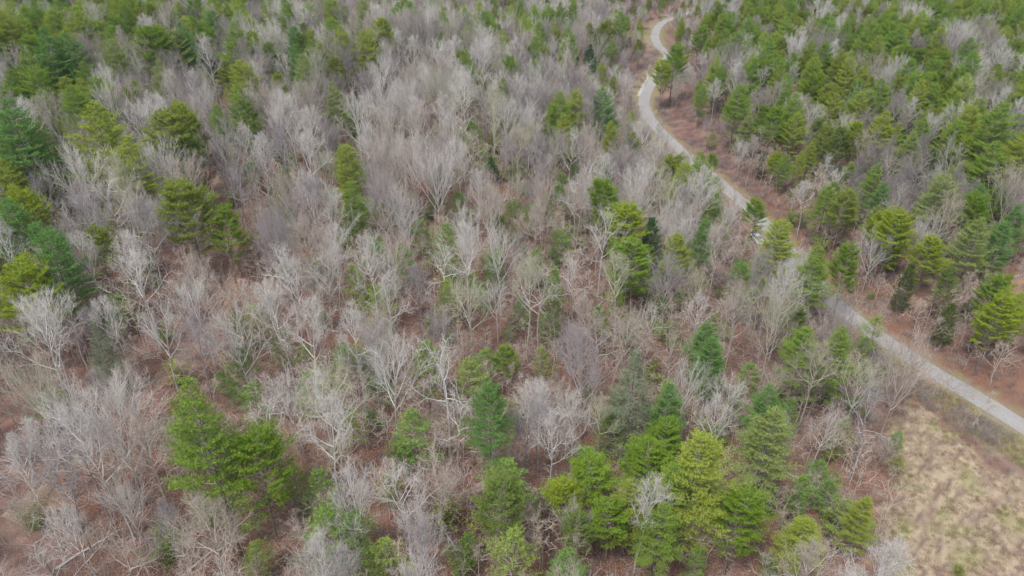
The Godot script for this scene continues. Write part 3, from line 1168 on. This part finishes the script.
func pine_label(species: String, at: Vector3, tint := 0, tall := 16.0) -> String:
	var what: String = {"white_pine": "layered white pine", "scrub_pine": "round topped pine", "cedar_tree": "dense conical cedar", "young_pine": "soft young pine", "hemlock_tree": "drooping hemlock"}[species]
	var hue: String = {"white_pine": ["green", "yellow green", "blue green", "pale green"], "scrub_pine": ["green", "olive", "dull olive", "bright green"], "cedar_tree": ["dark green", "deep green", "olive"], "young_pine": ["green", "pale green", "deep green"], "hemlock_tree": ["grey green", "dark green"]}[species][tint % leaf_mats[species].size()]
	var size := ""
	if species == "young_pine": size = "tiny " if tall < 4.5 else ""
	else: size = "tall " if tall > 18.0 else ("low " if tall < 13.0 else "")
	return size + hue + " " + what + " growing near " + by(at)


func pine_group(at: Vector3) -> String:
	return "evergreens near " + by(at)


const GREEN := [
	[9, 8, 7, 6, 3, 3, 2, 3, 4, 3, 3, 5, 8, 9, 9, 8],
	[7, 5, 4, 2, 1, 1, 0, 0, 1, 1, 1, 4, 7, 9, 8, 8],
	[5, 3, 3, 1, 0, 0, 0, 0, 0, 1, 1, 4, 5, 4, 3, 5],
	[2, 2, 2, 1, 0, 0, 0, 0, 0, 1, 1, 1, 2, 2, 3, 3],
	[1, 0, 0, 0, 0, 0, 0, 0, 0, 1, 1, 1, 1, 1, 2, 3],
	[0, 0, 0, 0, 0, 0, 1, 0, 0, 1, 1, 1, 1, 0, 0, 1],
	[0, 0, 0, 0, 0, 0, 0, 0, 0, 1, 1, 1, 1, 0, 0, 0],
	[0, 0, 0, 0, 0, 0, 0, 0, 0, 1, 1, 1, 0, 0, 0, 0],
	[0, 0, 0, 0, 0, 0, 0, 0, 0, 0, 1, 1, 0, 0, 0, 0],
]


func green_share(p: Vector2) -> float:
	var u := clampf(p.x / 64.0 - 0.5, 0.0, 14.999)
	var w := clampf(p.y / 64.0 - 0.5, 0.0, 7.999)
	var i := int(u)
	var j := int(w)
	return lerpf(lerpf(GREEN[j][i], GREEN[j][i + 1], u - i), lerpf(GREEN[j + 1][i], GREEN[j + 1][i + 1], u - i), w - j) * 0.1


func plant_wood() -> void:
	var bare := []
	var green := []
	var r := RandomNumberGenerator.new()
	r.seed = 77
	# candidate spots over the wood, a margin beyond the frame included
	var z := -18.0
	while z > -640.0:
		var gap := 4.9 if z > -95.0 else (4.6 if z > -330.0 else 5.6)
		var half := -z * 0.80 + 35.0
		var x := -half
		while x < half:
			var at := Vector3(x + r.randf_range(-0.48, 0.48) * gap, 0, z + r.randf_range(-0.48, 0.48) * gap)
			x += gap
			at.y = ground(at.x, at.z)
			var s := road_side(at.x, at.z)
			var roll := r.randf()
			var roll2 := r.randf()
			if not open_ground(at.x, at.z, 6.0 if s < 0.0 else (11.0 if z > -165.0 else 4.5)): continue
			# the wood is thinner along the road and on the field's side
			if absf(s) < 16.0 and roll2 < 0.45: continue
			if s < 0.0 and -at.z < 105.0 and s > -34.0 and at.x > 22.0 and roll2 < 0.55: continue
			var top := pixel(at + Vector3(0, 14, 0))
			var share := green_share(top)
			var clumpy := patch.get_noise_2d(at.x * 1.6 + 70.0, at.z * 1.6)
			var is_green := roll < share * clampf(1.0 + clumpy * 1.6, 0.2, 2.0)
			if not is_green and -at.z < 120.0 and clumpy > 0.22 and roll2 < 0.5: continue
			if not free_spot(at.x, at.z, 3.3): continue
			if not keeps_view(at, 15.0 if absf(s) > 20.0 else 11.0, 2.0, roll2 > 0.8): continue
			take_spot(at.x, at.z, 2.7)
			var seen := top.x > -20 and top.x < W + 20 and top.y < H + 60 and top.y > -12
			var e := {"at": at, "seen": seen, "d": at.distance_to(eye), "turn": r.randf() * TAU, "kind": r.randi() % 1000, "a": r.randf(), "b": r.randf()}
			(green if is_green else bare).append(e)
		z -= gap * 0.95
	var near_first := func(p, q): return p.d < q.d
	bare.sort_custom(near_first)
	green.sort_custom(near_first)
	# bare trees
	var left: int = 300 - int(names.get("bare_tree", 0))
	var rest := []
	for k in bare_kinds.size(): rest.append([])
	for e in bare:
		var tint := 0 if e.a < 0.38 else (1 if e.a < 0.62 else (2 if e.a < 0.87 else 3))
		var tall: float = lerpf(11.0, 20.5, pow(e.b, 0.8))
		if -e.at.z < 105.0 and e.kind % 4 != 0: e.kind = [1, 5, 9, 12, 2, 7, 0][e.kind % 7]
		if absf(road_side(e.at.x, e.at.z)) < 20.0: tall *= 0.72
		if e.seen and left > 0:
			left -= 1
			put_bare(e.at, tall, e.kind, tint, e.turn, bare_label(e.at, tint, e.kind, tall), bare_group(e.at))
		elif e.seen or e.d > 60.0:
			var k: int = e.kind % bare_kinds.size()
			var f: float = tall / bare_kinds[k][2]
			rest[k].append([spot(e.at.x, e.at.y, e.at.z, e.turn, f * 0.76, 1.32), [Color(1, 1, 1), Color(0.72, 0.67, 0.635), Color(0.53, 0.495, 0.52), Color(0.70, 0.745, 0.625)][tint]])
	var o := Node3D.new()
	o.name = "leafless_woods"
	add_child(o)
	tag(o, "mass of leafless grey trees covering the far hillside", "woods", "", "stuff")
	for k in rest.size():
		mass("bare_trees", bare_kinds[k][3], rest[k], o)
	# evergreens
	left = 300 - int(names.get("white_pine", 0)) - int(names.get("scrub_pine", 0))
	var far := {}
	for e in green:
		var sp: String = "white_pine" if e.a < 0.5 else ("scrub_pine" if e.a < 0.9 else ("cedar_tree" if e.a < 0.96 else "hemlock_tree"))
		var tall: float = lerpf(0.72, 1.0, e.b) * {"white_pine": 21.0, "scrub_pine": 17.0, "cedar_tree": 12.0, "hemlock_tree": 17.0}[sp]
		if absf(road_side(e.at.x, e.at.z)) < 20.0: tall *= 0.7
		var tone: int = [0, 1, 0, 3, 1, 2][e.kind % 6]
		if e.seen and left > 0:
			left -= 1
			put_conifer(sp, e.at, tall, e.kind, tone, e.turn, pine_label(sp, e.at, tone, tall), pine_group(e.at), lerpf(0.9, 1.15, e.b))
		elif e.seen or e.d > 60.0:
			var list: Array = pine_kinds[sp]
			var k: int = e.kind % list.size()
			var key := [sp, k]
			if not far.has(key): far[key] = []
			var t: float = 0.85 + 0.3 * fposmod(e.b * 17.0, 1.0)
			far[key].append([spot(e.at.x, e.at.y, e.at.z, e.turn, tall / list[k][3]), Color(t * (0.9 + 0.2 * e.a), t, t)])
	o = Node3D.new()
	o.name = "evergreen_woods"
	add_child(o)
	tag(o, "mass of dark green conifers on the far hillsides", "woods", "", "stuff")
	for key in far:
		mass("conifers", pine_kinds[key[0]][key[1]][4], far[key], o)


func make_undergrowth() -> void:
	var r := RandomNumberGenerator.new()
	r.seed = 301
	# young pines and leafy shrubs under the bare trees
	var count := 0
	var tries := 0
	while count < 200 and tries < 6000:
		tries += 1
		var z := -lerpf(42.0, 210.0, sqrt(r.randf()))
		var x := r.randf_range(-1, 1) * (-z * 0.74 + 10.0)
		if not open_ground(x, z, 5.0): continue
		if not free_spot(x, z, 1.6) or Vector2(x - car_at.x, z - car_at.z - 3.0).length() < 9.0: continue
		var p := pixel(Vector3(x, ground(x, z) + 3.0, z))
		if p.x < 0 or p.x > W or p.y > H or p.y < 60: continue
		if patch.get_noise_2d(x * 1.3 + 500.0, z * 1.3) < -0.05: continue
		var at := Vector3(x, ground(x, z), z)
		take_spot(x, z, 1.4)
		var tall := r.randf_range(3.0, 8.5)
		var tint := r.randi() % 3
		put_conifer("young_pine", at, tall, r.randi() % 5, tint, r.randf() * TAU, pine_label("young_pine", at, tint, tall), pine_group(at), r.randf_range(0.9, 1.3))
		count += 1
	put_shrub(top_at(900, 463, 2.4), 1.25, 0, 2, "yellow green rounded shrub alone at the edge of the straw field", "")
	put_shrub(top_at(32, 515, 2.6), 1.3, 1, 0, "round green shrub beside the lower end of the dirt track", "")
	put_shrub(top_at(962, 568, 2.0), 0.9, 2, 2, "olive shrub in the middle of the straw field", "")
	count = 0
	while count < 285:
		var z := -lerpf(42.0, 170.0, sqrt(r.randf()))
		var x := r.randf_range(-1, 1) * (-z * 0.72 + 5.0)
		if not open_ground(x, z, 4.5) or not free_spot(x, z, 1.2) or Vector2(x - car_at.x, z - car_at.z).length() < 7.0: continue
		var p := pixel(Vector3(x, ground(x, z) + 1.5, z))
		if p.x < 0 or p.x > W or p.y > H: continue
		var at := Vector3(x, ground(x, z), z)
		var size := r.randf_range(0.7, 1.9)
		var tint := r.randi() % 3
		put_shrub(at, size, r.randi() % 4, tint, ("low " if size < 1.2 else "head-high ") + ["green", "dark green", "yellow green"][tint] + " leafy shrub near " + by(at), "shrubs near " + by(at))
		count += 1

	# brush of bare stems: dense along the road, scattered through the wood
	var o := Node3D.new()
	o.name = "undergrowth"
	add_child(o)
	tag(o, "tangled bare brush growing along the road and under the trees", "undergrowth", "", "stuff")
	var bm := mat(lin(0.35, 0.31, 0.295), 0.95)
	var tones := [Color(1, 1, 1), Color(0.85, 0.8, 0.86), Color(1.12, 1.0, 0.86), Color(0.75, 0.62, 0.6)]
	for k in 4:
		var m := brush(40 + k, 26, 2.3).to_mesh(bm)
		var spots := []
		for q in 5200:
			var z := -lerpf(36.0, 330.0, pow(r.randf(), 0.75))
			var x := r.randf_range(-1, 1) * (-z * 0.76 + 12.0)
			var s := road_side(x, z)
			if inside(Vector2(x, z), field_poly) or absf(s) < (4.6 if z > -150.0 else 3.2): continue
			if Vector2(x - car_at.x, z - car_at.z).length() < 4.0 or Vector2(x - car_at.x, z - car_at.z - 5.0).length() < 4.0: continue
			var by_road := absf(s) < 26.0
			if not by_road and r.randf() < 0.62: continue
			if s > 0.0 and s < 12.0 and -z < 150.0 and r.randf() < 0.3: continue
			if -z < 160.0 and x < 20.0 and track_distance(Vector2(x, z)) < 1.4: continue
			var skip := false
			for c in clay_spots:
				if ((Vector2(x, z) - c[0]) / c[1]).length() < 0.95 and r.randf() < 0.9: skip = true
			if skip: continue
			var f := r.randf_range(0.5, 1.35) * (1.2 if by_road and s < 0.0 else 0.85)
			spots.append([spot(x, ground(x, z), z, r.randf() * TAU, f, r.randf_range(0.7, 1.1)), tones[r.randi() % 4]])
		for q in 420:
			var x := r.randf_range(30.0, 120.0)
			var z := r.randf_range(-112.0, -40.0)
			var s := road_side(x, z)
			if inside(Vector2(x, z), field_poly) or s > -4.8 or s < -17.0: continue
			spots.append([spot(x, ground(x, z), z, r.randf() * TAU, r.randf_range(0.5, 1.0), r.randf_range(0.6, 1.0)), tones[1 if r.randf() < 0.7 else 3]])
		for q in 700:
			var x := r.randf_range(30.0, 150.0)
			var z := r.randf_range(-160.0, -60.0)
			var s := road_side(x, z)
			if s < 4.6 or s > 34.0 or r.randf() < 0.25: continue
			spots.append([spot(x, ground(x, z), z, r.randf() * TAU, r.randf_range(0.35, 0.95), r.randf_range(0.6, 1.0)), tones[r.randi() % 4]])
		mass("brush", m, spots, o)

	# slender saplings crowding under the big trees
	for k in 4:
		var t := bare_tree(555 + k, 8.0, {"base": 0.3, "stop": 0.9, "girth": 0.006, "lean": 0.16, "crook": 1.5, "kids": [10, 4, 3, 2], "wide": 1.1, "open": 1.0, "up": 0.25, "twig": 0.7, "dead": 2})
		var m: ArrayMesh = t[0].to_mesh(bark_mats[1][1])
		t[1].to_mesh(bark_mats[1][1], m)
		var spots := []
		for q in 620:
			var z := -lerpf(40.0, 190.0, pow(r.randf(), 0.7))
			var x := r.randf_range(-1, 1) * (-z * 0.76 + 8.0)
			if not open_ground(x, z, 5.0) or Vector2(x - car_at.x, z - car_at.z).length() < 8.0: continue
			var c := r.randf_range(0.75, 1.25)
			spots.append([spot(x, ground(x, z), z, r.randf() * TAU, r.randf_range(0.45, 1.15)), Color(c, c * r.randf_range(0.92, 1.0), c * r.randf_range(0.85, 1.0))])
		mass("saplings", m, spots, o)

	# dry grass on the field and along the verges
	o = Node3D.new()
	o.name = "grass"
	add_child(o)
	tag(o, "dry straw coloured tussock grass on the field and the road verges", "grass", "", "stuff")
	var straw := mat(lin(0.44, 0.365, 0.27), 0.95)
	for k in 3:
		var m := grass_tuft(60 + k, 40, 0.5, 0.2).to_mesh(straw)
		var spots := []
		for q in 7500:
			var x := r.randf_range(24.0, 125.0)
			var z := r.randf_range(-112.0, -28.0)
			var s := road_side(x, z)
			var on_field := field_share(x, z) > r.randf_range(0.2, 0.8)
			if not on_field and not (s < -3.0 and s > -9.0): continue
			var n := patch.get_noise_2d(x * 5, z * 5)
			var n2 := patch.get_noise_2d((x + z) * 18.2 + 50, (x - z) * 6.3)
			if on_field and n2 > 0.2 and r.randf() < 0.85: continue
			var t := r.randf_range(0.8, 1.15)
			var c := Color(t, t, t)
			if n > 0.15 or not on_field: c = Color(0.72 * t, 0.82 * t, 0.55 * t)
			elif r.randf() < 0.22: c = Color(0.72 * t, 0.58 * t, 0.52 * t)
			spots.append([spot(x, ground(x, z) + 0.05, z, r.randf() * TAU, r.randf_range(0.6, 1.5), r.randf_range(0.5, 1.1)), c])
		mass("tussocks", m, spots, o)

	# fallen leaves
	var s := Shape.new()
	for q in 26:
		var d := Vector3(r.randf_range(-1, 1), r.randf_range(-0.25, 0.35), r.randf_range(-1, 1)).normalized()
		var w := d.cross(wander(r, Vector3.UP, 0.4)).normalized()
		var f := r.randf_range(0.6, 1.35)
		s.leaf(Vector3(r.randfn(0, 0.45), r.randf_range(0.02, 0.07), r.randfn(0, 0.45)), d * r.randf_range(0.1, 0.17), w * 0.045, Color(f, f * r.randf_range(0.88, 1.08), f * r.randf_range(0.8, 1.1)))
	var lm := mat(lin(0.27, 0.165, 0.125), 0.9)
	o = Node3D.new()
	o.name = "leaf_litter"
	add_child(o)
	tag(o, "fallen brown leaves strewn over the forest floor", "leaves", "", "stuff")
	var spots := []
	for q in 60000:
		var z := -lerpf(36.0, 170.0, pow(r.randf(), 0.8))
		var x := r.randf_range(-1, 1) * (-z * 0.75 + 8.0)
		if absf(road_side(x, z)) < 3.2 or inside(Vector2(x, z), field_poly): continue
		var t := r.randf_range(0.8, 1.2)
		spots.append([spot(x, ground(x, z), z, r.randf() * TAU, r.randf_range(0.8, 1.5)), [Color(t, t, t), Color(1.25 * t, 1.2 * t, 1.15 * t), Color(1.1 * t, 0.85 * t, 0.75 * t)][r.randi() % 3]])
	mass("leaves", s.to_mesh(lm), spots, o)
	# fallen twigs
	s = Shape.new()
	for q in 16:
		var p := Vector3(r.randfn(0, 1.2), 0.06, r.randfn(0, 1.2))
		var d := Vector3(r.randf_range(-1, 1), 0.05, r.randf_range(-1, 1)).normalized() * r.randf_range(0.4, 1.7)
		var f := r.randf_range(0.6, 1.2)
		s.spike(p, p + d * 0.5, p + d + Vector3(r.randf_range(-0.2, 0.2), 0.05, r.randf_range(-0.2, 0.2)), 0.018, Color(f, f, f))
	spots = []
	for q in 3500:
		var z := -lerpf(36.0, 140.0, pow(r.randf(), 0.8))
		var x := r.randf_range(-1, 1) * (-z * 0.75 + 8.0)
		if absf(road_side(x, z)) < 5.0 or inside(Vector2(x, z), field_poly): continue
		spots.append([spot(x, ground(x, z), z, r.randf() * TAU, r.randf_range(0.7, 1.4)), Color.WHITE])
	mass("twigs", s.to_mesh(bark_mats[1][1]), spots, o)


func make_things() -> void:
	make_car()
	# fallen trees
	var r := RandomNumberGenerator.new()
	r.seed = 5
	for e in [[1004, 280, 9.0, 0.25, "pale fallen log at the back of the clay clearing"], [205, 560, 8.0, 1.0, "fallen grey trunk at the foot of the lone tall white pine"], [450, 540, 7.0, 2.2, "fallen grey branch on red brown litter near crooked bare trees"], [330, 520, 6.0, 0.4, "short fallen trunk lying in leaf litter under tall bare trees"], [520, 420, 8.0, 1.9, "fallen grey trunk across open litter beside the narrow soft green pine"], [90, 550, 7.0, 0.7, "fallen grey trunk below the lower end of the dirt track"], [780, 470, 6.0, 2.6, "fallen grey limb among bare trees near the field corner"]]:
		var at := top_at(e[0], e[1], 0.2)
		var s := Shape.new()
		var pts := PackedVector3Array()
		var radii := PackedFloat32Array()
		var d := Vector3(cos(e[3]), 0, -sin(e[3]))
		for k in 7:
			var p: Vector3 = d * e[2] * (k / 6.0 - 0.5) + Vector3(r.randf_range(-1, 1), 0, r.randf_range(-1, 1)) * 0.12
			p.y = ground(at.x + p.x, at.z + p.z) - at.y + 0.12
			pts.push_back(p)
			radii.push_back(lerpf(0.17, 0.07, k / 6.0))
		s.tube(pts, radii, 8, Color.WHITE)
		var o := Node3D.new()
		o.name = numbered("fallen_log")
		add_child(o)
		o.position = at
		part("stem", s.to_mesh(bark_mats[0][0]), o)
		var t := Shape.new()
		for k in 5:
			var b := pts[2 + k % 4]
			var dd := (d.rotated(Vector3.UP, r.randf_range(0.5, 1.0) * (1.0 if k % 2 else -1.0)) + Vector3(0, r.randf_range(0.1, 0.6), 0)).normalized()
			t.spike(b, b + dd * 0.6, b + wander(r, dd, 0.3) * 1.5, 0.04, Color.WHITE)
		part("branches", t.to_mesh(bark_mats[0][1]), o)
		tag(o, e[4], "fallen log")


func make_car() -> void:
	# a white car parked on the verge, seen in part between the trees
	var at := car_at
	var dir := Vector3.ZERO
	var best := 1e9
	for k in road.size() - 1:
		if road[k].distance_squared_to(at) < best:
			best = road[k].distance_squared_to(at)
			dir = (road[k + 1] - road[k]).normalized()
	var o := Node3D.new()
	o.name = "parked_car"
	add_child(o)
	o.position = Vector3(at.x, ground(at.x, at.z) + 0.02, at.z)
	o.rotation.y = atan2(-dir.z, dir.x)
	tag(o, "white car parked on the verge beside the road, partly hidden by trees", "car")
	var paint := mat(lin(0.75, 0.76, 0.78), 0.3, false)
	paint.clearcoat_enabled = true
	var glass := mat(lin(0.03, 0.035, 0.045), 0.08, false)
	var rubber := mat(lin(0.03, 0.03, 0.03), 0.9, false)
	var metal := mat(lin(0.5, 0.5, 0.52), 0.35, false)
	metal.metallic = 0.8
	# side outline of the body, lofted across the width with tucked-in flanks
	part("body", loft([[-2.2, 0.35], [-2.25, 0.7], [-2.1, 0.92], [-1.3, 1.0], [0.9, 1.0], [1.9, 0.9], [2.22, 0.72], [2.25, 0.4], [2.1, 0.28], [-2.1, 0.28]], [[-0.88, 0.96], [-0.84, 1.0], [0.84, 1.0], [0.88, 0.96]], paint), o)
	part("roof", loft([[-1.75, 0.98], [-1.2, 1.46], [0.05, 1.48], [0.9, 0.98]], [[-0.66, 1.0], [0.66, 1.0]], paint), o)
	part("windscreen", loft([[0.17, 1.43], [0.86, 1.02], [0.91, 1.02], [0.22, 1.43]], [[-0.6, 1.0], [0.6, 1.0]], glass), o)
	part("rear_window", loft([[-1.72, 1.02], [-1.27, 1.42], [-1.31, 1.42], [-1.77, 1.02]], [[-0.6, 1.0], [0.6, 1.0]], glass), o)
	for s in [-1.0, 1.0]:
		part("side_window", loft([[-1.45, 1.04], [-1.1, 1.38], [0.02, 1.4], [0.62, 1.04]], [[s * 0.668 - 0.012, 1.0], [s * 0.668 + 0.012, 1.0]], glass), o)
		part("headlight", loft([[2.12, 0.66], [2.14, 0.8], [2.26, 0.74], [2.28, 0.64]], [[s * 0.66 - 0.17, 1.0], [s * 0.66 + 0.17, 1.0]], metal), o)
		for x in [-1.35, 1.4]:
			var wheel := MeshInstance3D.new()
			wheel.name = "wheel"
			var cm := CylinderMesh.new()
			cm.top_radius = 0.32
			cm.bottom_radius = 0.32
			cm.height = 0.22
			cm.radial_segments = 20
			wheel.mesh = cm
			wheel.material_override = rubber
			wheel.rotation.x = PI / 2
			wheel.position = Vector3(x, 0.32, s * 0.8)
			o.add_child(wheel, true)
			var rim := MeshInstance3D.new()
			rim.name = "rim"
			var rm := CylinderMesh.new()
			rm.top_radius = 0.2
			rm.bottom_radius = 0.2
			rm.height = 0.24
			rm.radial_segments = 16
			rim.mesh = rm
			rim.material_override = metal
			wheel.add_child(rim, true)


func loft(outline: Array, across: Array, m: Material) -> ArrayMesh:
	var st := SurfaceTool.new()
	st.begin(Mesh.PRIMITIVE_TRIANGLES)
	var mid := Vector2.ZERO
	for p in outline: mid += Vector2(p[0], p[1]) / outline.size()
	var ring := func(k: int) -> Array:
		var out := []
		for p in outline:
			var q: Vector2 = mid + (Vector2(p[0], p[1]) - mid) * across[k][1]
			out.append(Vector3(q.x, q.y, across[k][0]))
		return out
	for k in across.size() - 1:
		var a: Array = ring.call(k)
		var b: Array = ring.call(k + 1)
		for j in a.size():
			var l := (j + 1) % a.size()
			for p in [a[j], b[j], a[l], b[j], b[l], a[l]]: st.add_vertex(p)
	for k in [0, across.size() - 1]:
		var a: Array = ring.call(k)
		var c := Vector3(mid.x, mid.y, across[k][0])
		for j in a.size():
			var l := (j + 1) % a.size()
			for p in ([c, a[j], a[l]] if k == 0 else [c, a[l], a[j]]): st.add_vertex(p)
	st.generate_normals()
	st.set_material(m)
	return st.commit()
